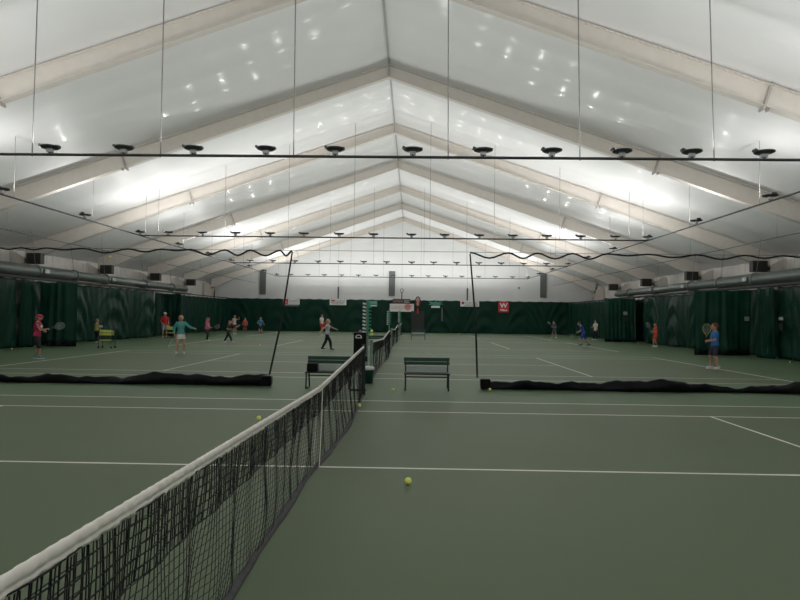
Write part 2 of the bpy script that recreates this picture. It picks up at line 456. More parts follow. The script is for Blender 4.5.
curtain('green left curtain farthest from camera, reaching the end wall corner', [(-17.5, 36.8), (-18.3, 40), (-18.0, 57.22)], 3.28, .06, 8, freq=1.6, swag=.4)
curtain('green right curtain nearest the camera, with dark opening slit', [(17.75, 8), (17.6, 19.2), (17.75, 21.3)], 3.28, .07, 9, freq=1.4)
curtain('wrinkled green right curtain behind the girl in orange', [(17.9, 23.2), (17.75, 29), (17.5, 36.9)], 3.28, .10, 11, swag=1.6)
curtain('green right curtain farthest from camera, reaching the end wall corner', [(17.6, 39.2), (17.3, 46), (17.3, 57.22)], 3.28, .06, 12, freq=1.5, swag=.4)
dg = 'drawn back divider curtains at the side walls'
curtain('green divider curtain bunched at left wall with black bottom, behind woman in pink', [(-17.5, 23.3), (-16.5, 23.0), (-15.6, 23.15)], 3.2, .08, 21, skirt=.24, mm='curtain2', ds=.03, name='divider_curtain', freq=2.2, group=dg, swag=.2)
curtain('green divider curtain bunched at left wall, behind boy in red shirt', [(-17.7, 38.6), (-16.2, 38.5)], 3.2, .08, 22, skirt=.24, mm='curtain', ds=.03, name='divider_curtain', freq=2.5, group=dg, swag=.2)
curtain('green divider curtain bunched at right wall with black bottom, behind boy in blue', [(14.8, 23.2), (16.2, 23.05), (17.5, 23.2)], 3.2, .08, 23, skirt=.26, mm='curtain2', ds=.03, name='divider_curtain', freq=2.2, group=dg, swag=.3)
curtain('green divider curtain bunched at right wall, right of person in white top', [(15.25, 38.6), (16.4, 38.5), (17.5, 38.6)], 3.25, .07, 24, skirt=.2, mm='curtain2', ds=.03, name='divider_curtain', freq=2.0, group=dg, swag=.3)
curtain('dark green gathered curtain folds beside opening on the right wall', [(17.35, 21.0), (17.1, 21.7), (17.4, 22.4)], 3.25, .12, 25, ds=.03, name='gathered_curtain', freq=3.5, swag=.1, group='gathered curtain ends')
curtain('dark green gathered curtain folds beside opening on the left wall', [(-17.4, 21.6), (-17.2, 22.1), (-17.5, 22.6)], 3.25, .10, 26, ds=.03, name='gathered_curtain', freq=3.5, swag=.1, group='gathered curtain ends')
curtain('added dark sheet as shade in the gap right of the bunched right divider', [(18.45, 36.3), (18.45, 42.2)], 3.25, .05, 27, name='gap_shade_sheet', freq=2, swag=.1)  # this and the next three: dark sheets added to stand in for gap shade
curtain('added dark sheet as shade in the right opening beside the nearest curtain', [(18.45, 20.8), (18.45, 24.4)], 3.25, .05, 28, name='gap_shade_sheet', freq=2, swag=.1)
curtain('added dark sheet as shade in the gap left of the woman in pink', [(-18.45, 20.9), (-18.45, 24.2)], 3.25, .05, 29, name='gap_shade_sheet', freq=2, swag=.1)
curtain('added dark sheet as shade in the left gap behind the boy in red', [(-18.5, 35.8), (-18.6, 38.6)], 3.25, .04, 30, name='gap_shade_sheet', freq=2, swag=.1)
def notice(label, loc, w, h, ax, cat='notice', handle=True):
    t = thing('curtain_notice', loc, label, cat)
    d = (.012, w, h) if ax == 'x' else (w, .012, h)
    MB().box((0, 0, h/2), d).build('card', M['grey'], t)
    if handle: MB().box((0, 0, -.28), (d[0]*1.5, d[1]*.8, .34)).build('flap', M['blackm'], t)
notice('small pale notice on the nearest right curtain above a black flap', (17.42, 20.6, 1.75), .32, .14, 'x')
notice('small pale tag on the bunched right divider curtain, behind boy in blue', (17.15, 22.88, 1.70), .22, .2, 'y', handle=False)
notice('small pale tag with black flap on farther right divider curtain', (16.65, 38.3, 2.0), .3, .25, 'y')

# ------------------------------------------------ divider nets across, between first and second court
def divider(label, x0, x1, edge_top, edge_bot, seed):
    r = random.Random(seed); y = S/2; L = x1-x0
    t = thing('divider_net', ((x0+x1)/2, y, 0), label, 'divider net', 'divider nets between first and second court')
    ox = -(x0+x1)/2
    n = int(L/.06); W = [(q*r.uniform(.8, 1.2), r.uniform(0, 6.3), a) for q, a in ((1.1, 1), (2.3, .8), (5.1, .45), (11, .25), (23, .12))]
    def nz(s, k): return sum(a*sin(q*s+p*k) for q, p, a in W)
    V = []; F = []; K = 14
    for i in range(n+1):
        x = x0+L*i/n; h = .225+.048*nz(x, 1); th = .055+.012*nz(x, 2); yb = .05*nz(x*.8, 3)*.6
        for k in range(K):
            q = 2*pi*k/K; wv = 1+.16*sin(3*q+2*nz(x, 4))
            zz = h/2+h/2*sin(q); 
            V.append((x+ox, yb+th*1.4*cos(q)*wv*(1.3-.5*zz/h)+.05*nz(x*1.3, 1.7)*(zz/h), max(.006, zz)))
    for i in range(n):
        for k in range(K): F.append((i*K+k, (i+1)*K+k, (i+1)*K+(k+1) % K, i*K+(k+1) % K))
    F += [tuple(range(K)), tuple(n*K+k for k in range(K))[::-1]]
    MB().add(V, F).build('bottom_skirt', M['black'], t, smooth=True)
    # netting above the skirt
    V = []; F = []; nx = int(L/.25); zt = 3.22
    for j in range(9):
        for i in range(nx+1):
            x = x0+L*i/nx; z = .2+(zt-.2)*j/8
            if seed == 1 and i == nx: x = edge_bot+(edge_top-edge_bot)*j/8
            if seed == 2 and i == 0: x = edge_bot+(edge_top-edge_bot)*j/8
            V.append((x+ox, .05*sin(x*2.1)*(1-j/10), z))
    for j in range(8):
        for i in range(nx): F.append((j*(nx+1)+i, j*(nx+1)+i+1, (j+1)*(nx+1)+i+1, (j+1)*(nx+1)+i))
    MB().add(V, F).build('netting', M['net'], t, smooth=True)
    # scalloped top rope and straight cable
    xa, xb = (x0, edge_top) if seed == 1 else (edge_top, x1)
    sp = []; x = xa
    kn = [xa]
    while kn[-1] < xb-.5: kn.append(min(xb, kn[-1]+r.uniform(.6, 1.15)))
    if kn[-1] < xb: kn.append(xb)
    for a, b in zip(kn, kn[1:]):
        dip = (b-a)*r.uniform(.03, .09)
        if (seed == 1 and b > xb-2.2) or (seed == 2 and a < xa+2.6): dip = .13
        for q in range(8): u = q/8; sp.append((a+(b-a)*u+ox, 0, 3.27-dip*(1-cos(2*pi*u))*.5))
    sp.append((xb+ox, 0, 3.26))
    MB().tube(sp, .021, 6).build('top_rope', M['rope'], t)
    MB().tube([(xa+ox, 0, 3.275), (xb+ox, 0, 3.275)], .006, 5).build('top_cable', M['wire'], t)
    MB().tube([(edge_top+ox, 0, 3.24), ((edge_top*.45+edge_bot*.55)+ox+.04, .02, 1.6), (edge_bot+ox, 0, .28)], [.018, .024, .022], 8).build('edge_cord', M['rope'], t)
    e = x1 if seed == 1 else x0
    MB().box((e+ox+(-.09 if seed == 1 else .09), -.0, .14), (.24, .20, .24)).build('skirt_end', M['black'], t, bevel=.03)
    return t
divider('black-bottomed netting divider drawn across the left half of the hall', -17.4, -2.33, -1.86, -2.36, 1)
divider('black-bottomed netting divider drawn across the right half of the hall', 2.72, 17.4, 2.42, 2.62, 2)
t = thing('divider_cable', (0, S/2, 3.28), 'thin taut cable bridging the gap between the two divider nets', 'cable')
MB().tube([(-1.86, 0, 0), (2.42, 0, 0)], .006, 5).build('cable', M['wire'], t)

# ================================================================== NETS
BX = [(-6.4, -.03), (-3.3, -.05), (-.6, -.05), (1.2, .04), (2.5, .08), (4.6, .04), (6.3, 0), (6.5, 0)]
def bx(y):
    for (a, p), (b, q) in zip(BX, BX[1:]):
        if y <= b: u = max(0, (y-a)/(b-a)); u = u*u*(3-2*u); return p+(q-p)*u
    return 0
def ztop(y): return .908+(1.062-.908)*min(1, abs(y)/6.3)
def make_net():
    t = thing('tennis_net', (0, 0, 0), '', 'tennis net')
    r = random.Random(4)
    def pos(y, h, lay=0):           # h 0 bottom .. 1 under the tape
        z1 = ztop(y)-.05; z = .035+(z1-.035)*h
        g = (1-h)**1.3
        fold = .030*sin(y*5.2+2*sin(y*1.7))*sin(pi*min(1, h*1.25+.1))+.012*sin(y*17+h*4)
        x = bx(y)*g+fold*(1-h*h*.8)+lay*(.012+.010*sin(y*9+h*5))
        dy = .020*sin(y*6.9+1.3*sin(y*2.3)+h*3)*(1-h)**.5+.004*sin(y*61+h*17)
        return (x, y+dy+lay*.012, z)
    cell = .047; n = int(12.6/cell); H = 19
    f = MB()
    for i in range(n+1):
        y = -6.3+12.6*i/n
        f.tube([pos(y, k/10) for k in range(11)], .0022, 4, cap=False)
    for k in range(H+1):
        f.tube([pos(-6.3+12.6*i/(n//2), k/H) for i in range(n//2+1)], .0021, 4, cap=False)
    # doubled rows under the headband
    for i in range(n+1):
        y = -6.3+12.6*i/n
        f.tube([pos(y, .70+.30*k/5, 1) for k in range(6)], .0030, 4, cap=False)
        if i % 2: f.tube([pos(y+.006, .70+.30*k/4, .4) for k in range(5)], .0025, 4, cap=False)
    for k in range(7): f.tube([pos(-6.3+12.6*i/(n//2), .70+.30*k/6, 1) for i in range(n//2+1)], .0032, 4, cap=False)
    # gathered vertical lacing where the mesh folds
    for y in (-2.6, -1.35, -.75, .75, 1.3, 1.9, 2.45, 3.0, 3.5, 4.1, 4.6, 5.1, 5.6, 6.0):
        a = r.uniform(.03, .08)
        f.tube([(lambda p: (p[0]+.012, p[1]+a*(1-k/8)*sin(k*.5+y), p[2]))(pos(y, k/8)) for k in range(9)], [.0025+.0025*(k/8) for k in range(9)], 5, cap=False)
    f.build('netting', M['thread'], t)
    # headband, two sides folded over the cord
    V = []; F = []; NY = 900; prof = [(.013, -.056), (.014, -.040), (.007, -.035), (.014, -.029), (.016, -.014), (.010, -.001), (0, .004), (-.010, -.001), (-.016, -.014), (-.014, -.029), (-.007, -.035), (-.014, -.040), (-.013, -.056), (0, -.052)]
    for i in range(NY+1):
        y = -6.36+12.72*i/NY; wv = .0020*sin(y*47)+.0016*sin(y*113+1)+.0012*sin(y*199)
        for a, b in prof: V.append((a*(1+.22*sin(y*90+b*60)+.15*sin(y*41))+wv*.6, y, ztop(y)+b+wv*(1.5 if b < -.05 else .3)))
    K = len(prof)
    for i in range(NY):
        for k in range(K): F.append((i*K+k, i*K+(k+1) % K, (i+1)*K+(k+1) % K, (i+1)*K+k))
    F += [tuple(range(K)), tuple(NY*K+k for k in range(K))[::-1]]
    MB().add(V, F).build('headband', M['tape'], t, smooth=True)
    V = []; F = []; prof = [(-.030, .008), (-.02, .018), (0, .028), (.008, .025), (.022, .014), (.036, .006), (.035, .003), (0, .004), (-.028, .004)]; K = len(prof); NY = 200
    for i in range(NY+1):
        y = -6.3+12.6*i/NY; wv = .002*sin(y*4+1)+.002*sin(y*13)
        for a, b in prof: V.append((bx(y)+a*(1+.2*sin(y*3.1))+wv, y, b))
    for i in range(NY):
        for k in range(K): F.append((i*K+k, i*K+(k+1) % K, (i+1)*K+(k+1) % K, (i+1)*K+k))
    F += [tuple(range(K)), tuple(NY*K+k for k in range(K))[::-1]]
    MB().add(V, F).build('bottom_tape', M['btape'], t, smooth=True)
    f = MB(); g = [(.020, .0), (.024, .25), (.022, .6), (.018, .88), (0, .926), (-.018, .88), (-.022, .6), (-.024, .25), (-.020, .0)]
    V = []
    for a, z in g:
        for e in (-.025, .025): V.append((a+(.022 if a > 0 else 0)+bx(0)*(1-z/.92), e, z))
    f.add(V, [(2*i, 2*i+1, 2*i+3, 2*i+2) for i in range(len(g)-1)])
    o = f.build('center_strap', M['tape'], t); q = o.modifiers.new('thick', 'SOLIDIFY'); q.thickness = .003
    for sg in (-1, 1):
        f = MB(); f.lathe([(.0, 0), (.06, .0), (.06, .012), (.042, .014), (.042, 1.05), (.046, 1.055), (.046, 1.09), (.03, 1.10), (0, 1.10)], 16, (0, sg*6.42, 0))
        f.build('net_post', M['palegreen'] if sg < 0 else M['benchframe'], t, smooth=False)
        MB().box((.06, sg*6.42, .78), (.05, .05, .12)).build('winch', M['blackm'], t, bevel=.008)
    return t
NET = make_net()
NL = ['tennis net of the nearest court, white headband running up from lower left', 'second tennis net, starting behind the green bin', 'third tennis net, seen end-on beyond the second scoring post', 'farthest tennis net, close to the end wall backdrop']
for i, c in enumerate(COURTS):
    o = NET if i == 0 else dup(NET)
    o.location = (0, c, 0); o['label'] = NL[i]; o['group'] = 'tennis nets of the four courts'

# ================================================================== BENCHES
def make_bench():
    t = thing('courtside_bench', (0, 0, 0), '', 'bench'); W = 1.09
    for z, h in ((.695, .085), (.605, .075)): MB().box((0, .30+(.695-z)*-.15, z), (W, .03, h)).build('back_slat', M['bench'], t, bevel=.006)
    MB().box((0, .27, .475), (W-.1, .012, .13)).build('back_panel', M['benchpale'], t)
    for k in range(4): MB().box((0, -.12+.105*k, .385), (W-.02, .085, .028)).build('seat_slat', M['bench'] if k else M['benchframe'], t, bevel=.005)
    for sg in (-1, 1):
        x = sg*(W/2-.045)
        f = MB(); f.tube([(x, .31, .74), (x, .25, .40), (x, -.17, .36)], .018, 8); f.build('back_support', M['benchframe'], t)
        MB().tube([(x, -.15, .37), (x, -.19, .02), (x, -.17, .015)], .018, 8).build('leg', M['benchframe'], t)
        MB().tube([(x, .22, .38), (x, .30, .02), (x, .28, .015)], .018, 8).build('leg', M['benchframe'], t)
        MB().tube([(x, -.19, .018), (x, .30, .018)], .014, 6).build('foot_bar', M['benchframe'], t)
    MB().tube([(-W/2+.05, .05, .30), (W/2-.05, .05, .30)], .014, 6).build('stretcher', M['benchframe'], t)
    return t
b0 = make_bench(); b0.location = (1.41, 7.42, 0); b0['label'] = 'green slatted bench standing clear, right of the net posts'
b1 = dup(b0); b1.location = (-.90, 7.45, 0); b1['label'] = 'green slatted bench left of the net, with a black bag on it'
b2 = dup(b0); b2.location = (1.50, 38.0, 0); b2['label'] = 'small distant bench in front of the dark panel, near the end wall'
b3 = dup(b0); b3.location = (-.75, 23.3, 0); b3['label'] = 'dark bench left of the second net, mostly hidden behind it'
for b in (b0, b1, b2, b3): b['group'] = 'courtside benches'
for loc, lab in (((-1.27, 7.40, .40), 'black sports bag standing at the left end of the left bench'), ((-.45, 23.2, .40), 'black bag on the bench behind the green scoring post')):
    t = thing('sports_bag', loc, lab, 'bag')
    f = MB(); f.box((0, 0, .10), (.26, .2, .20)); f.build('bag_body', M['black'], t, bevel=.03)
    MB().tube([(-.08, 0, .19), (-.06, 0, .235), (.06, 0, .235), (.08, 0, .19)], .008, 6).build('handle', M['rope'], t)
# ================================================================== POST THINGS
t = thing('court_marker', (-.16, 7.15, 0), 'black box on a pale post with a white letter mark, by the near net end', 'court marker')
MB().box((0, 0, .025), (.33, .30, .05)).build('base', M['blackm'], t, bevel=.01)
MB().tube([(0, 0, .04), (0, 0, .88)], .028, 10).build('post', M['grey'], t)
MB().box((.02, -.03, 1.08), (.29, .16, .52)).build('box', M['black'], t, bevel=.015)
MB().lathe([(.0, 0), (.03, 0), (.035, .03), (.02, .055), (0, .06)], 12, (.02, -.03, 1.335)).build('knob', M['grey'], t, smooth=True)
def text(s, name, loc, size, m, parent, rot=(pi/2, 0, 0), ext=.003, bold=0, sx=1):
    c = bpy.data.curves.new(name, 'FONT'); c.body = s; c.size = size; c.extrude = ext; c.offset = bold; c.align_x = 'CENTER'; c.align_y = 'CENTER'
    c.materials.append(m); q = bpy.data.objects.new(name, c); COL.objects.link(q); bpy.context.view_layer.update()
    me = bpy.data.meshes.new_from_object(q.evaluated_get(bpy.context.evaluated_depsgraph_get())); bpy.data.objects.remove(q); o = bpy.data.objects.new(name, me); COL.objects.link(o); o.parent = parent; o.location = loc; o.rotation_euler = rot; o.scale = (sx, 1, 1); return o
text('D', 'letter', (0, -.114, 1.245), .20, M['white'], t, rot=(pi/2, -pi/2, 0), bold=.004, sx=.62)
t = thing('waste_bin', (-.06, 8.70, 0), 'dark green bin with a white lid in front of the scoring post', 'bin')
MB().lathe([(.0, .0), (.125, .0), (.145, .32), (.15, .35), (.14, .35), (.11, .03), (0, .03)], 20).build('bin_body', M['bin'], t, smooth=True)
MB().lathe([(.155, .345), (.165, .35), (.165, .40), (.13, .43), (.04, .44), (0, .44)], 20).build('lid', M['white'], t, smooth=True)
def score_post(loc, lab, n=9, ball=True):
    t = thing('scoring_post', loc, lab, 'score post', 'tall green scoring posts at the nets')
    MB().lathe([(0, 0), (.05, 0), (.05, .02), (.03, .03), (.03, 1.2), (0, 1.2)], 12).build('base_post', M['palegreen'], t)
    MB().box((.0, 0, 1.66), (.065, .05, .96)).build('score_column', M['midgreen'], t, bevel=.005)
    MB().box((-.022, -.03, 1.66), (.018, .012, .94)).build('front_strip', M['palegreen'], t)
    for k in range(n):
        z = 1.30+.092*k
        MB().box((-.085, -.01, z), (.085, .012, .048), rot=Matrix.Rotation(.25, 3, 'Y')).build('score_tab', M['white'], t)
        MB().box((.07, -.01, z), (.06, .012, .04), rot=Matrix.Rotation(.25, 3, 'Y')).build('score_tab', M['midgreen'], t)
    if ball:
        MB().tube([(.03, -.05, 1.2), (.09, -.05, 1.2), (.12, -.05, 1.2)], .008, 6).build('ball_holder', M['midgreen'], t)
    return t
score_post((-.11, 8.93, 0), 'tall green scoring post with white side tabs, nearest to the camera')
score_post((-.12, 24.34, 0), 'second tall green scoring post, beneath the white banner', 8, False)
score_post((.16, 37.2, 0), 'third, most distant scoring post right of the second one', 8, False)

# ================================================================== BALLS
def make_ball():
    b = MB().ell((0, 0, 0), (.033, .033, .033), n=20, rings=14).build('tennis_ball', M['ball'], smooth=True)
    pts = []
    for i in range(49):
        q = 2*pi*i/48; a = .44; x = cos(q)*.75+.25*cos(3*q); y = sin(q)*.75-.25*sin(3*q); z = a*2*sin(2*q)*.98
        v = Vector((x, y, z)).normalized()*.0333; pts.append(v)
    MB().tube(pts, .0012, 4, cap=False).build('seam', M['seam'], b)
    b.rotation_euler = (.6, .3, .4); return b
BALL = make_ball(); bu = False
def ball(x, y, z, label, group, big=1.12):
    global bu
    o = BALL if not bu else dup(BALL); bu = True
    o.location = (x, y, z); o.scale = (big,)*3; o.rotation_euler = (R.uniform(0, 6), R.uniform(0, 6), R.uniform(0, 6)); tag(o, label, 'tennis ball', group)
BL = [(1.03, -.66, 'yellow tennis ball in the foreground, right of the near net'), (-1.43, 3.01, 'yellow ball left of the near net, below the left divider'),
      (.07, 4.61, 'yellow ball touching the far bottom of the near net'), (.64, 7.10, 'yellow ball just left of the right bench'), (2.89, 7.42, 'yellow ball beside the left end of the right divider skirt'),
      (1.83, 20.87, 'pale ball on the second court, just above the bench'), (2.56, 24.75, 'pale ball on the third court, upper right of the bench'), (3.14, 31.75, 'small far ball right of the distant bench, farthest of three'),
      (16.57, 18.56, 'small ball under the nearest right curtain'), (16.7, 35.85, 'tiny ball at the foot of the wrinkled right curtain'), (-17.0, 20.4, 'ball lying at the foot of the nearest left curtain'),
      (-16.9, 34.8, 'ball at the curtain foot left of the boy in red'), (-16.7, 34.9, 'right one of two balls at curtain foot, left of boy in red'), (-7.33, 26.8, 'pale ball on the court right of the striding player'), (1.2, 35.77, 'tiny ball in front of the distant bench'),
      (-9.9, 54.8, 'tiny ball by the end backdrop, left of person in white'), (-6.8, 46.5, 'tiny ball behind the woman in black leggings'), (5.9, 56.2, 'tiny ball below the end backdrop, right of the divider cord')]
for x, y, l in BL: ball(x, y, .033, l, 'tennis balls lying on the courts')
ball(-12.43, 20, 4.21, 'yellow ball flying high in front of the left wall heaters', 'balls in the air', 1.3)
ball(.01, 8.88, 1.235, 'lower of two yellow balls held on the nearest scoring post', 'balls on the scoring post', 1.1)
ball(.01, 8.88, 1.33, 'upper of two yellow balls held on the nearest scoring post', 'balls on the scoring post', 1.1)

# ------------------------------------------------ carts
def cart(loc, lab, gl, W=.62, n=60, sc=1.0, rz=0):
    t = thing('ball_cart', loc, lab, 'ball cart', rz=rz)
    D = .40; zt = .88*sc; zb = .60*sc
    f = MB()
    for z in (zb, (zb+zt)/2, zt):
        f.tube([(-W/2, -D/2, z), (W/2, -D/2, z), (W/2, D/2, z), (-W/2, D/2, z), (-W/2, -D/2, z)], .007, 5)
    for k in range(9):
        x = -W/2+W*k/8
        for yy_ in (-D/2, D/2): f.tube([(x, yy_, zb), (x, yy_, zt)], .004, 4)
        f.tube([(x, -D/2, zb), (x, D/2, zb)], .004, 4)
    for k in range(6):
        y = -D/2+D*k/5
        for xx in (-W/2, W/2): f.tube([(xx, y, zb), (xx, y, zt)], .004, 4)
    f.build('basket', M['wirecart'], t)
    for a in (-1, 1):
        for b in (-1, 1): MB().tube([(a*W/2, b*D/2, zb), (a*W/2, b*D/2, .08)], .012, 6).build('leg', M['wirecart'], t)
    f = MB(); f.box((0, 0, .33), (W*1.05, D, .015)); f.tube([(-W/2, -D/2, .38), (W/2, -D/2, .38), (W/2, D/2, .38), (-W/2, D/2, .38), (-W/2, -D/2, .38)], .006, 5); f.build('lower_tray', M['wirecart'], t)
    for a in (-1, 1):
        for b in (-1, 1): MB().tube([(a*W/2, b*D/2-.015, .045), (a*W/2, b*D/2+.015, .045)], .045, 12).build('wheel', M['rubber'], t)
    MB().tube([(W/2, -D/2, zt), (W/2+.12, -D/2, zt+.10), (W/2+.12, D/2, zt+.10), (W/2, D/2, zt)], .01, 6).build('handle', M['wirecart'], t)
    r = random.Random(int(n)); k = 0
    c_, s_ = cos(rz), sin(rz)
    for z in range(9):
        for j in range(5):
            for i in range(int((W-.05)/.072)+1):
                if k >= n or (j not in (0, 4) and z < 3) or z > 3: continue
                x = -W/2+.045+.072*i+r.uniform(-.003, .003); y = -D/2+.045+.076*j; zz = zb+.045+.068*z
                ball(loc[0]+x*c_-y*s_, loc[1]+x*s_+y*c_, zz, gl, gl, 1.0); k += 1
    k = 0
    for i in range(int((W-.06)/.072)+1):
        for j in range(2):
            ball(loc[0]+(-W/2+.05+.072*i)*c_-(-D/2+.06+.08*j)*s_, loc[1]+(-W/2+.05+.072*i)*s_+(-D/2+.06+.08*j)*c_, .3375+.033, gl.replace('basket', 'lower tray'), gl.replace('basket', 'lower tray'))
cart((-13.70, 22.45, 0), 'wire ball cart on wheels full of yellow balls, before the left curtain', 'yellow ball in the basket of the left cart', n=75)
cart((-15.75, 35.3, 0), 'small ball cart beside the boy in the red shirt', 'yellow ball in the basket of the cart by the red shirt', W=.5, n=46, sc=.95)
for dx, nm in ((-.30, 'left'), (-.21, 'right')):
    t = thing('paper_cup', (-13.9+dx+.12, 22.5, .985), '%s one of two white cups at the rear of the ball cart' % nm, 'cup')
    MB().lathe([(0, 0), (.026, 0), (.038, .10), (.034, .10), (.022, .01), (0, .01)], 14).build('cup_body', M['white'], t, smooth=True)
MB().bbox((-14.14, 22.42, .965), (-13.78, 22.58, .985)).build('cup_shelf', M['wirecart'], [o for o in bpy.data.objects if o.name == 'ball_cart'][0]).location = (13.70, -22.45, 0)

# ================================================================== FAR WALL ITEMS
for x, lab in ((-14.97, 'tall grey vent on the end wall, left of the hall'), (-1.15, 'tall grey vent on the end wall, at the centre'), (14.91, 'tall grey vent on the end wall, right of the hall')):
    t = thing('wall_vent', (x, Y1-.10, 3.85), lab, 'vent', 'tall vents on the end wall')
    MB().bbox((-.33, -.12, 0), (.33, .06, 2.65)).build('frame', M['vent'], t, bevel=.02)
    f = MB()
    for k in range(16): f.box((0, -.14, .15+.155*k), (.52, .05, .02), rot=Matrix.Rotation(.5, 3, 'X'))
    f.build('louvre', M['vent'], t)
for x, lab in ((-6.86, 'dark vertical rod on end wall above the left white sign'), (-.08, 'dark vertical rod with ring on end wall above the banner'), (6.87, 'dark vertical rod on end wall above the right white sign')):
    t = thing('hanging_rod', (x, Y1-.25, 3.45), lab, 'rod', 'rods on the end wall')
    MB().bbox((-.07, -.03, 0), (.07, .03, 1.3)).build('rod', M['blackm'], t) if x != -.08 else MB().bbox((-.05, -.03, 0), (.05, .03, .8)).build('rod', M['blackm'], t)
    MB().tube([(0, 0, 1.3), (0, 0, roof_z(x)-3.44)], .010, 5).build('wire', M['wire'], t)
    if x == -.08:
        MB().tube([(.16*cos(q*pi/8), 0, .98+.2*sin(q*pi/8)) for q in range(17)], .03, 6, cap=False).build('ring', M['blackm'], t)
t = thing('wall_box', (12.35, Y1-.12, 4.75), 'small grey box on the end wall, left of the right vent', 'box')
MB().box((0, 0, .1), (.22, .12, .25)).build('box_body', M['grey'], t, bevel=.01)
YS = 57.05
def sign(label, x0, x1, z0, z1, bg, name='wall_sign', cat='sign', y=YS):
    t = thing(name, ((x0+x1)/2, y, z0), label, cat)
    MB().bbox((-(x1-x0)/2, -.015, 0), ((x1-x0)/2, .015, z1-z0)).build('panel', bg, t)
    for sg in (-1, 1): MB().tube([(sg*(x1-x0)*.4, .02, z1-z0-.02), (sg*(x1-x0)*.4, .10, z1-z0+.12)], .01, 5).build('hook', M['blackm'], t)
    return t
def scribble(t, x0, x1, z, h, m, seed, name='lettering', y=-.022):
    r = random.Random(seed); f = MB(); x = x0
    while x < x1-.03:                                                # worn, unreadable lettering
        w_ = r.uniform(.05, .11); hh = h*r.uniform(.75, 1.1)
        k = r.choice((0, 1, 2))
        f.bbox((x, y-.004, z-hh/2), (x+w_*.35, y+.004, z+hh/2))
        if k: f.bbox((x, y-.004, z+hh/2-.05*h*3), (x+w_, y+.004, z+hh/2))
        if k != 1: f.bbox((x, y-.004, z-hh/2), (x+w_, y+.004, z-hh/2+.05*h*3))
        x += w_+.035
    return f.build(name, m, t)
t = sign('white sign with red square on end backdrop, leftmost', -12.5, -10.75, 2.78, 3.38, M['signwhite'])
MB().bbox((-.86, -.03, .04), (-.34, -.016, .56)).build('red_square', M['red'], t)
scribble(t, -.72, -.46, .30, .25, M['signwhite'], 1, y=-.035)
scribble(t, -.25, .8, .38, .18, M['vent'], 2); scribble(t, -.25, .8, .15, .1, M['vent'], 3)
MB().bbox((-.80, -.02, -.18), (.80, .0, -.03)).build('lower_strip', M['vent'], t)
t = sign('white sign with dark script on end backdrop, above woman in black leggings', -7.6, -5.85, 2.78, 3.45, M['signwhite'])
scribble(t, -.7, .72, .36, .3, M['signgrey'], 7); MB().bbox((-.7, -.026, .42), (-.35, -.018, .56)).build('red_mark', M['red'], t); MB().bbox((-.6, -.026, .12), (.6, -.018, .15)).build('underline', M['vent'], t)
t = sign('white sign with red dot and black lettering, crossed by the divider cord', 6.05, 8.0, 2.80, 3.40, M['signwhite'])
scribble(t, -.5, .85, .33, .26, M['signgrey'], 9)
MB().lathe([(0, -.03), (.15, -.03), (.15, -.018), (0, -.018)], 20, (-.72, 0, .36), ax='y').build('red_dot', M['red'], t); MB().bbox((-.6, -.026, .08), (.8, -.018, .13)).build('underline', M['vent'], t)
t = sign('square red sign with white W on the end backdrop', 10.0, 11.08, 2.25, 3.33, M['red'])
text('W', 'letter', (0, -.022, .68), .66, M['signwhite'], t, bold=.02, sx=1.1); text('Wilson', 'lettering', (0, -.022, .22), .25, M['signwhite'], t, bold=.012)
t = sign('small green and white sign behind the nearest scoring post', -3.5, -2.6, 2.66, 3.28, M['teal']); scribble(t, -.35, .4, .42, .2, M['signwhite'], 14)
MB().bbox((-.25, -.026, .06), (.38, -.018, .17)).build('white_bar', M['signwhite'], t)
t = thing('wall_sign', (3.47, YS, 2.62), 'winged green and white sign on the end backdrop, right of the racket', 'sign')
MB().prism([(-.75, .66), (-.55, .42), (-.80, .30), (-.35, .30), (-.25, .18), (.35, .18), (.55, .35), (.85, .38), (.5, .5), (.75, .68), (.2, .60), (0, .72), (-.2, .60)][::-1], 'y', -.015, .015).build('panel', M['teal'], t)
scribble(t, -.4, .45, .45, .14, M['palegreen'], 15); MB().bbox((-.45, -.026, .0), (.45, -.016, .20)).build('white_bar', M['signwhite'], t)
t = thing('hanging_strip', (4.15, YS, 1.25), 'narrow grey strip hanging below the winged green sign', 'strip')
MB().bbox((-.06, -.02, 0), (.06, .02, 1.37)).build('strip_body', M['vent'], t)
t = sign('wide white banner with faded red lettering, above the scoring posts', -1.30, 1.22, 2.18, 3.0, M['signwhite'], 'wall_banner', 'banner', YS-.03)
scribble(t, -1.15, .35, .45, .36, M['pink'], 31); MB().lathe([(0, -.03), (.33, -.03), (.33, -.018), (0, -.018)], 24, (.62, 0, .48), ax='y').build('red_mark', M['pink'], t); scribble(t, .3, 1.15, .62, .24, M['red'], 33, y=-.035)
t = sign('narrow black banner with red and white script, atop the white banner', -1.0, .85, 3.02, 3.5, M['signgrey'], 'wall_banner', 'banner')
scribble(t, -.85, .15, .25, .16, M['pink'], 35); scribble(t, .3, .8, .22, .3, M['signwhite'], 36)
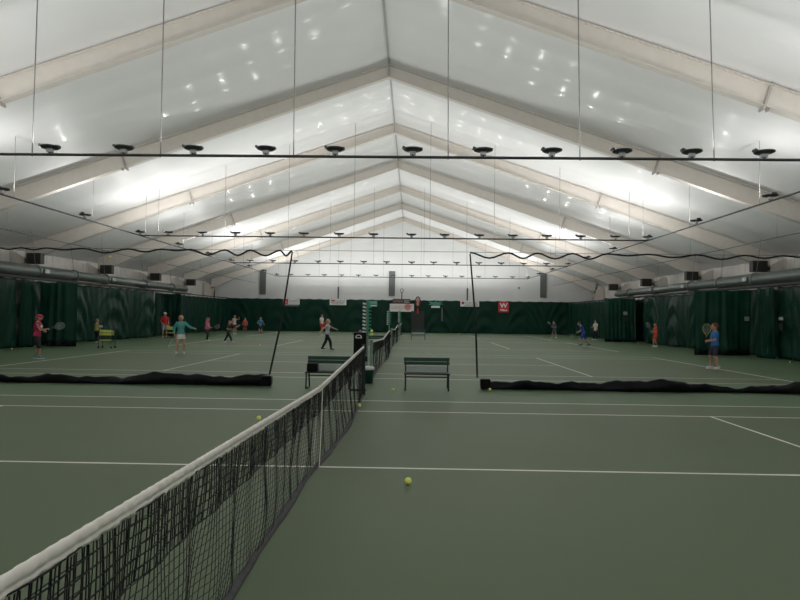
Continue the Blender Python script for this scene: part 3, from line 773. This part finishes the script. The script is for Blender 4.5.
# outsized display racket
def racket_parts(t, L=.68, frame=None, strings=None, grip=None, hw=.13, hl=.17, zc=.50, rt=.010, axisoff=(0, 0, 0)):
    """racket in local x (width) / z (length), grip end at 0"""
    f = MB(); f.tube([(hw*cos(q*pi/16), 0, zc+hl*sin(q*pi/16)) for q in range(33)], rt, 8, cap=False); f.build('racket_frame', frame, t, smooth=True)
    f = MB()
    for k in range(-6, 7):
        u = k/7; a = hl*math.sqrt(1-u*u); f.tube([(hw*u, 0, zc-a), (hw*u, 0, zc+a)], rt*.11, 4)
        b = hw*math.sqrt(1-u*u); f.tube([(-b, 0, zc+hl*u), (b, 0, zc+hl*u)], rt*.11, 4)
    f.build('strings', strings, t)
    f = MB()
    for sg in (-1, 1): f.tube([(sg*hw*.62, 0, zc-hl*.80), (sg*hw*.2, 0, zc-hl*1.25), (0, 0, zc-hl*1.5)], rt*.8, 6)
    f.tube([(0, 0, zc-hl*1.5), (0, 0, L*.30)], rt, 8); f.build('throat', frame, t)
    MB().tube([(0, 0, 0), (0, 0, .02*L), (0, 0, L*.31)], [rt*1.7, rt*1.45, rt*1.35], 8).build('grip', grip, t)
t = thing('display_racket', (1.62, YS-.1, 2.0), 'outsized black display racket hanging on end backdrop beside the banner', 'racket')
racket_parts(t, 1.75, M['blackm'], M['pink'], M['red'], .25, .52, 1.22, .06)
MB().bbox((-.10, .005, .85), (.10, .02, 1.6)).build('face_panel', M['pink'], t)
t = thing('backdrop_panel', (1.62, YS-.02, 0), 'dark grey panel standing against backdrop behind the distant bench', 'panel')
MB().bbox((-.68, -.03, .02), (.68, .03, 2.25)).build('panel', M['rail'], t)
MB().bbox((-.62, -.05, .1), (.62, -.03, 2.18)).build('cover', M['rail'], t)

# ================================================================== PEOPLE
def ik(a, b, l1, l2, bend):
    a, b = Vector(a), Vector(b); d = b-a; L = min(d.length, (l1+l2)*.995); t = d.normalized(); b = a+t*L
    x = (l1*l1-l2*l2+L*L)/(2*L); h = math.sqrt(max(0, l1*l1-x*x)); bd = Vector(bend); bd = (bd-t*bd.dot(t))
    bd = bd.normalized() if bd.length > 1e-5 else t.orthogonal()
    return a+t*x+bd*h, b
RK = []
def person(label, x, y, H, face, feet, hands, top, bottom, shoes=(.6, .6, .6), hair=(.2, .12, .06), lean=0, kid=1.0, sleeve='short', kind='shorts', style='short', cap=None, drop=0, skin='skin', grip=(0, 0), racket=None, look=0, side=0, bust=0, logo=None):
    """feet / hands: (forward, side[, height]) in metres; face: heading in degrees, 0 = away from the camera, 90 = picture left"""
    t = thing('person', (x, y, 0), label, 'person', None, math.radians(face))
    sk = M[skin]; k = H
    hip = .51*k-drop; cz = Vector((0, 0, hip))
    ln = math.radians(lean); up = Vector((sin(math.radians(side)), sin(ln), cos(ln))).normalized(); X = Vector((1, 0, 0)); X = (X-up*X.dot(up)).normalized(); Y = up.cross(X)
    def tp(h, sx=0, fy=0): return cz+up*((h-.51)*k)+X*(sx*k)+Y*(fy*k)
    hd = tp(.925, 0, .012); hs = kid
    neck = tp(.86)
    fem = bust
    rings = [(.46, .055, .05), (.49, .090, .066), (.53, .096, .068), (.58, .084-.006*fem, .060), (.63, .076-.008*fem, .054), (.68, .084-.004*fem, .060), (.73, .094, .066+.008*fem), (.775, .100, .062), (.805, .098, .052), (.828, .070, .042), (.845, .040, .036), (.865, .032, .034)]
    f = MB(); f.loft([(tp(h), a*k, b*k, X, Y) for h, a, b in rings])
    f.cap(tp(.83), tp(.90, 0, .006), .033*k, .032*k)
    hr = .066*k*hs
    lk = Matrix.Rotation(look, 3, up)
    f.ell(hd, (hr*.83, hr*.98, hr*1.10), n=16, rings=12); f.ell(hd+lk @ (Y*hr*.22)-up*hr*.48, (hr*.60, hr*.68, hr*.62), n=12, rings=8)
    f.cap(hd+lk @ (Y*hr*.92)+up*hr*.12, hd+lk @ (Y*hr*1.14)-up*hr*.16, hr*.10, hr*.15, 8)
    for sg in (-1, 1): f.ell(hd+lk @ (X*sg*hr*.84)-up*hr*.04, (hr*.12, hr*.20, hr*.28), n=8, rings=6)
    legs = []
    for sg, ft in zip((-1, 1), feet):
        h0 = tp(.505, sg*.052); an = Vector((ft[1], ft[0], .048*k+(ft[2] if len(ft) > 2 else 0)))
        kn, an = ik(h0, an, .242*k, .232*k, (sg*.1, 1, 0)); legs.append((h0, kn, an))
        f.cap(h0, kn, .054*k, .034*k); f.cap(kn, an, .035*k, .020*k); f.ell(kn+(an-kn)*.28-Vector((0, .010*k, 0)), (.030*k, .034*k, .07*k), n=10, rings=8)
        f.cap(an, an+Vector((0, .06*k, -.022*k)), .022*k, .018*k); f.cap(an, an+Vector((0, -.018*k, -.018*k)), .02*k, .02*k)
    arms = []
    for sg, hn in zip((-1, 1), hands):
        s0 = tp(.795, sg*.098); wr = Vector((hn[1], hn[0], hn[2]))
        el, wr = ik(s0, wr, .165*k, .145*k, (sg*.6, -.5, -.7)); arms.append((s0, el, wr))
        f.cap(s0, el, .030*k, .023*k); f.cap(el, wr, .023*k, .015*k)
        d = (wr-el).normalized(); nrm = d.cross(Vector((0, 0, 1))); nrm = nrm.normalized() if nrm.length > .1 else X; pn = nrm.cross(d).normalized()
        pc = wr+d*.028*k; f.cap(wr, pc+d*.012*k, .014*k, .019*k); g = grip[0 if sg < 0 else 1]
        base = pc+d*.022*k
        for q, ln_ in zip((-1.5, -.5, .5, 1.5), (.030, .036, .034, .027)):
            a = base+nrm*(q*.0105*k); c1 = .35+1.1*g; b = a+(d*cos(c1)-pn*sin(c1))*ln_*k*.62; c2 = c1+.5+1.0*g; e = b+(d*cos(c2)-pn*sin(c2))*ln_*k*.55
            f.cap(a, b, .0060*k, .0052*k, 6); f.cap(b, e, .0052*k, .0045*k, 6)
        th = pc-d*.006*k+nrm*(-.017*k*sg); tb = th+(nrm*-sg*.75+d*.55-pn*.35*(1+g)).normalized()*.024*k; f.cap(th, tb, .0075*k, .006*k, 6)
        f.cap(tb, tb+(d*.8-pn*(.3+g)).normalized()*.020*k, .006*k, .005*k, 6)
    f.build('body', sk, t, remesh=.0085)
    # face
    for sg in (-1, 1):
        MB().ell(hd+lk @ (Y*hr*.90+X*sg*hr*.34)+up*hr*.10, (hr*.11, hr*.07, hr*.07), n=8, rings=6).build('eye', M['eye'], t, smooth=True)
    MB().ell(hd+lk @ (Y*hr*.90)-up*hr*.50, (hr*.24, hr*.07, hr*.06), n=8, rings=6).build('mouth', M['lip'], t, smooth=True)
    # top
    f = MB(); e = .010*k; tr = [q for q in rings if .485 <= q[0] <= .83]
    if kind == 'skirt' or kind == 'pants': tr = [(.475, .094, .070)]+tr
    f.loft([(tp(h), a*k+e*(1.0 if h > .6 else 1.3), b*k+e*1.1, X, Y) for h, a, b in tr])
    for s0, el, wr in arms:
        if sleeve == 'none': f.cap(s0-X*(s0-neck).dot(X)*.15, s0, .034*k, .034*k); continue
        f.cap(s0, s0.lerp(el, .62 if sleeve == 'short' else 1), .042*k, .037*k if sleeve == 'short' else .031*k)
        if sleeve == 'long': f.cap(el, el.lerp(wr, .88), .031*k, .024*k)
    f.build('shirt', cmat(top), t, remesh=.011)
    if logo:
        MB().box(tp(.735, .0, .077), (.10*k, .016, .05*k), rot=Matrix.Rotation(-ln, 3, 'X')).build('shirt_print', M['white'], t)
    f = MB(); cut = {'shorts': .72, 'pants': 1, 'capri': 1, 'skirt': 0, 'dress': .55}[kind]
    if kind == 'skirt':
        f.loft([(tp(.545), .09*k, .068*k, X, Y), (tp(.50), .104*k, .085*k, X, Y), (tp(.44), .118*k, .10*k, X, Y), (tp(.395), .13*k, .108*k, X, Y), (tp(.395), .10*k, .08*k, X, Y)], 20)
    else:
        f.loft([(tp(h), a*k, b*k, X, Y) for h, a, b in ((.455, .075, .066), (.49, .101, .078), (.53, .103, .075), (.56, .095, .068))])
        for h0, kn, an in legs:
            w1 = .063 if cut < 1 else .058; w2 = (.056 if cut < .9 else .049)
            f.cap(h0, h0.lerp(kn, cut), w1*k, w2*k)
            if kind == 'pants': f.cap(kn, kn.lerp(an, .4), .049*k, .046*k); f.cap(kn.lerp(an, .4), kn.lerp(an, .93), .046*k, .030*k)
            if kind == 'capri': f.cap(kn, kn.lerp(an, .12), .042*k, .040*k)
    f.build({'skirt': 'skirt', 'shorts': 'shorts'}.get(kind, 'trousers'), cmat(bottom), t, remesh=.011)
    for h0, kn, an in legs:
        f = MB(); g0 = an.z-.048*k; c = Vector((an.x, an.y, g0))
        f.ell(c+Vector((0, .045*k, .030*k)), (.031*k, .078*k, .028*k), n=14, rings=8); f.cap(c+Vector((0, -.008*k, .045*k)), c+Vector((0, .0, .062*k)), .028*k, .026*k)
        f.build('shoe', cmat(shoes, .6), t, smooth=True)
        MB().box(c+Vector((0, .04*k, .006*k)), (.056*k, .145*k, .012*k)).build('sole', M['white'], t, bevel=.004)
    # hair
    f = MB(); b = hd-lk @ (Y*hr*.16)+up*hr*.20
    f.ell(b, (hr*.93, hr*.98, hr*1.02), n=16, rings=10)
    if style in ('long', 'pony'):
        f.ell(hd-lk @ (Y*hr*.55)-up*hr*.45, (hr*.78, hr*.45, hr*.95), n=12, rings=8)
    if style == 'pony': f.cap(hd-lk @ (Y*hr*1.05)+up*hr*.25, hd-lk @ (Y*hr*1.45)-up*hr*1.2, hr*.26, hr*.10)
    if style == 'curly':
        r = random.Random(3)
        for q in range(26):
            a_ = r.uniform(0, 6.28); e_ = r.uniform(-.1, 1.5); v = X*cos(a_)*cos(e_)*hr*.92+Y*(sin(a_)*cos(e_)*hr*.95)+up*(sin(e_)*hr*1.0)
            if v.dot(Y) > hr*.45 and e_ < .6: continue
            f.ell(b+v, (hr*.24,)*3, n=8, rings=6)
        f.ell(b-Y*hr*.35-up*hr*.45, (hr*.8, hr*.6, hr*.6), n=10, rings=8)
    f.build('hair', cmat(hair, .7), t, smooth=True)
    if cap:
        f = MB(); f.ell(hd+up*hr*.42-Y*hr*.04, (hr*.98, hr*1.06, hr*.80), n=16, rings=10)
        f.loft([(hd+up*hr*.44+lk @ (Y*hr*.9), hr*.62, hr*.62, X, Y), (hd+up*hr*.50+lk @ (Y*hr*.88), hr*.58, hr*.58, X, Y)], 14)
        f.build('cap', cmat(cap), t, smooth=True)
    if racket:
        lab, hand, dr, fc, sp = racket       # hand index, direction (side, fwd, up) local, frame colour
        wr = arms[hand][2]; el = arms[hand][1]; hp = wr+(wr-el).normalized()*.035*k
        rk = thing('tennis_racket', (0, 0, 0), lab, 'racket', 'rackets held by the players')
        z = Vector(dr).normalized(); xx = Vector(sp); xx = (xx-z*xx.dot(z)).normalized(); yv = z.cross(xx)
        mm = Matrix((xx, yv, z)).transposed().to_4x4(); mm.translation = hp-z*.08
        rk.matrix_world = Matrix.Translation((x, y, 0)) @ Matrix.Rotation(math.radians(face), 4, 'Z') @ mm
        racket_parts(rk, .62, cmat(fc, .4), M['white'], M['rubber'])
    return t
W_ = (.70, .68, .66); BK = (.012, .012, .014)
person('woman in pink cap, pink tank top and black shorts at far left', -12.72, 15.30, 1.62, -80, [(-.10, -.13), (.16, .13)], [(.30, .10, 1.02), (.32, -.02, 1.08)], (.52, .02, .10), BK, (.10, .30, .30), (.28, .16, .08), 4, sleeve='none', kind='capri', style='pony', cap=(.55, .03, .13), grip=(1, 1), bust=1, skin='skin', logo=True,
       racket=('racket held out by the woman in pink at far left', 1, (.05, .9, .25), (.16, .22, .20), (0, .3, 1)))
person('child in yellow-green top standing behind the left ball cart', -16.9, 27.6, 1.34, -30, [(0, -.10), (.04, .10)], [(.14, -.18, .70), (.16, .2, .72)], (.52, .55, .14), BK, (.3, .3, .3), (.30, .18, .09), 2, kid=1.15, kind='pants', sleeve='none')
person('boy in red shirt and white cap by the small ball cart', -16.35, 35.9, 1.78, -150, [(0, -.13), (.03, .13)], [(.10, -.26, .88), (.22, .20, 1.0)], (.55, .02, .02), (.28, .33, .40), W_, (.1, .06, .04), 3, cap=(.7, .7, .7), sleeve='short')
person('woman in teal long-sleeved top and short white skirt, left court', -8.74, 18.85, 1.64, -155, [(.02, -.14), (.12, .17)], [(.22, -.50, 1.10), (.10, .26, .86)], (.09, .36, .34), W_, W_, (.45, .30, .14), 2, kind='skirt', sleeve='long', style='long', bust=1, look=.3,
       racket=('racket in the hand of the woman in teal', 1, (.3, .2, -.6), (.5, .55, .5), (0, 1, .2)))
person('girl in pink top and black leggings holding a racket, left court', -11.86, 31.4, 1.47, -100, [(-.06, -.10), (.10, .10)], [(.26, .12, .86), (.30, .02, .88)], (.55, .14, .24), BK, W_, (.22, .12, .07), 6, kid=1.08, kind='pants', style='pony', grip=(1, 1),
       racket=('racket of the girl in pink and black leggings', 1, (.1, .9, .15), (.30, .05, .06), (0, .2, 1)))
person('girl in black top with long hair striding, white shoes, left court', -10.02, 29.8, 1.36, -100, [(-.28, -.06), (.30, .08)], [(.24, -.14, .78), (.20, .12, .80)], (.03, .03, .035), BK, W_, (.45, .22, .16), 10, kid=1.12, kind='pants', style='long', drop=.04,
       racket=('racket of the striding girl in black', 1, (-.3, .5, .3), (.4, .1, .12), (1, .2, .4)))
person('child in white top and black shorts with raised arm, back left', -14.15, 45.3, 1.62, -130, [(0, -.10), (.05, .12)], [(.30, -.25, 1.42), (.10, .20, .85)], (.60, .52, .46), BK, W_, (.15, .09, .05), 0, kid=1.05, sleeve='none')
person('small child in orange-red top near the back left curtain', -14.5, 49.9, 1.36, -160, [(0, -.10), (.02, .12)], [(.15, -.18, .75), (.15, .2, .75)], (.60, .09, .06), (.22, .03, .03), (.1, .1, .1), (.10, .06, .04), 2, kid=1.15)
person('child in blue top and black shorts, back left court', -12.15, 46.2, 1.48, -150, [(0, -.12), (.10, .14)], [(.25, -.25, .85), (.22, .2, .9)], (.05, .22, .36), BK, (.05, .05, .06), (.16, .09, .05), 8, kid=1.1)
person('person in white shirt and red shorts before the end backdrop', -7.6, 51.6, 1.78, -120, [(0, -.10), (.05, .12)], [(.15, -.25, .85), (.2, .2, .95)], W_, (.50, .03, .02), (.2, .2, .2), (.06, .04, .03), 0)
person('woman in grey tank top and black leggings walking, arms spread', -3.14, 23.33, 1.56, -100, [(-.30, -.10), (.24, .10)], [(.30, -.52, 1.02), (-.22, .58, .88)], (.42, .45, .50), BK, (.03, .03, .035), (.48, .30, .16), 2, kind='pants', style='pony', sleeve='none', drop=.03, bust=1)
person('child in dark grey shirt and shorts, back right court', 13.3, 46.1, 1.46, 130, [(-.08, -.16), (.1, .18)], [(.25, -.1, .95), (.25, .12, .95)], (.06, .08, .09), (.08, .09, .10), W_, (.06, .04, .03), 8, kid=1.1,
       racket=('racket of the child in dark grey', 1, (.1, .5, .6), (.05, .05, .05), (1, 0, 0)))
person('boy in blue shirt and blue shorts running left, right court', 11.75, 31.5, 1.64, 75, [(.14, -.14), (-.36, .16)], [(.34, -.06, .85), (.30, .14, .92)], (.02, .06, .28), (.02, .06, .30), BK, (.05, .03, .02), 22, kid=1.05, drop=.06,
       racket=('racket of the running boy in blue', 0, (.2, .5, -.4), (.05, .05, .05), (0, 0, 1)))
person('person in white top and black trousers before right curtain', 15.75, 42.5, 1.60, 120, [(0, -.10), (.10, .10)], [(.14, -.2, .8), (.2, .2, 1.0)], (.62, .60, .56), BK, W_, (.05, .03, .02), 0, kind='pants', style='long')
person('girl in orange-red dress by the right curtain holding a racket', 16.2, 31.5, 1.50, 95, [(-.03, -.09), (.06, .09)], [(.22, -.08, .92), (.24, .08, .98)], (.62, .06, .02), (.60, .06, .02), W_, (.10, .05, .03), 0, kid=1.08, kind='dress', style='long', sleeve='short', grip=(1, 1),
       racket=('racket of the girl in the orange-red dress', 1, (.1, .45, .9), (.25, .28, .22), (0, 1, 0)))
person('boy in bright blue shirt with brown curly hair, nearest at right', 11.72, 14.85, 1.60, 88, [(-.06, -.14), (.06, .14)], [(.28, -.08, .98), (.24, .08, 1.00)], (.03, .17, .50), (.03, .035, .06), W_, (.13, .05, .025), 0, kid=1.10, kind='shorts', style='curly', grip=(1, 1),
       racket=('yellow-green racket held upright by the boy in blue', 1, (.0, -.05, .9), (.40, .42, .10), (.5, 1, 0)))
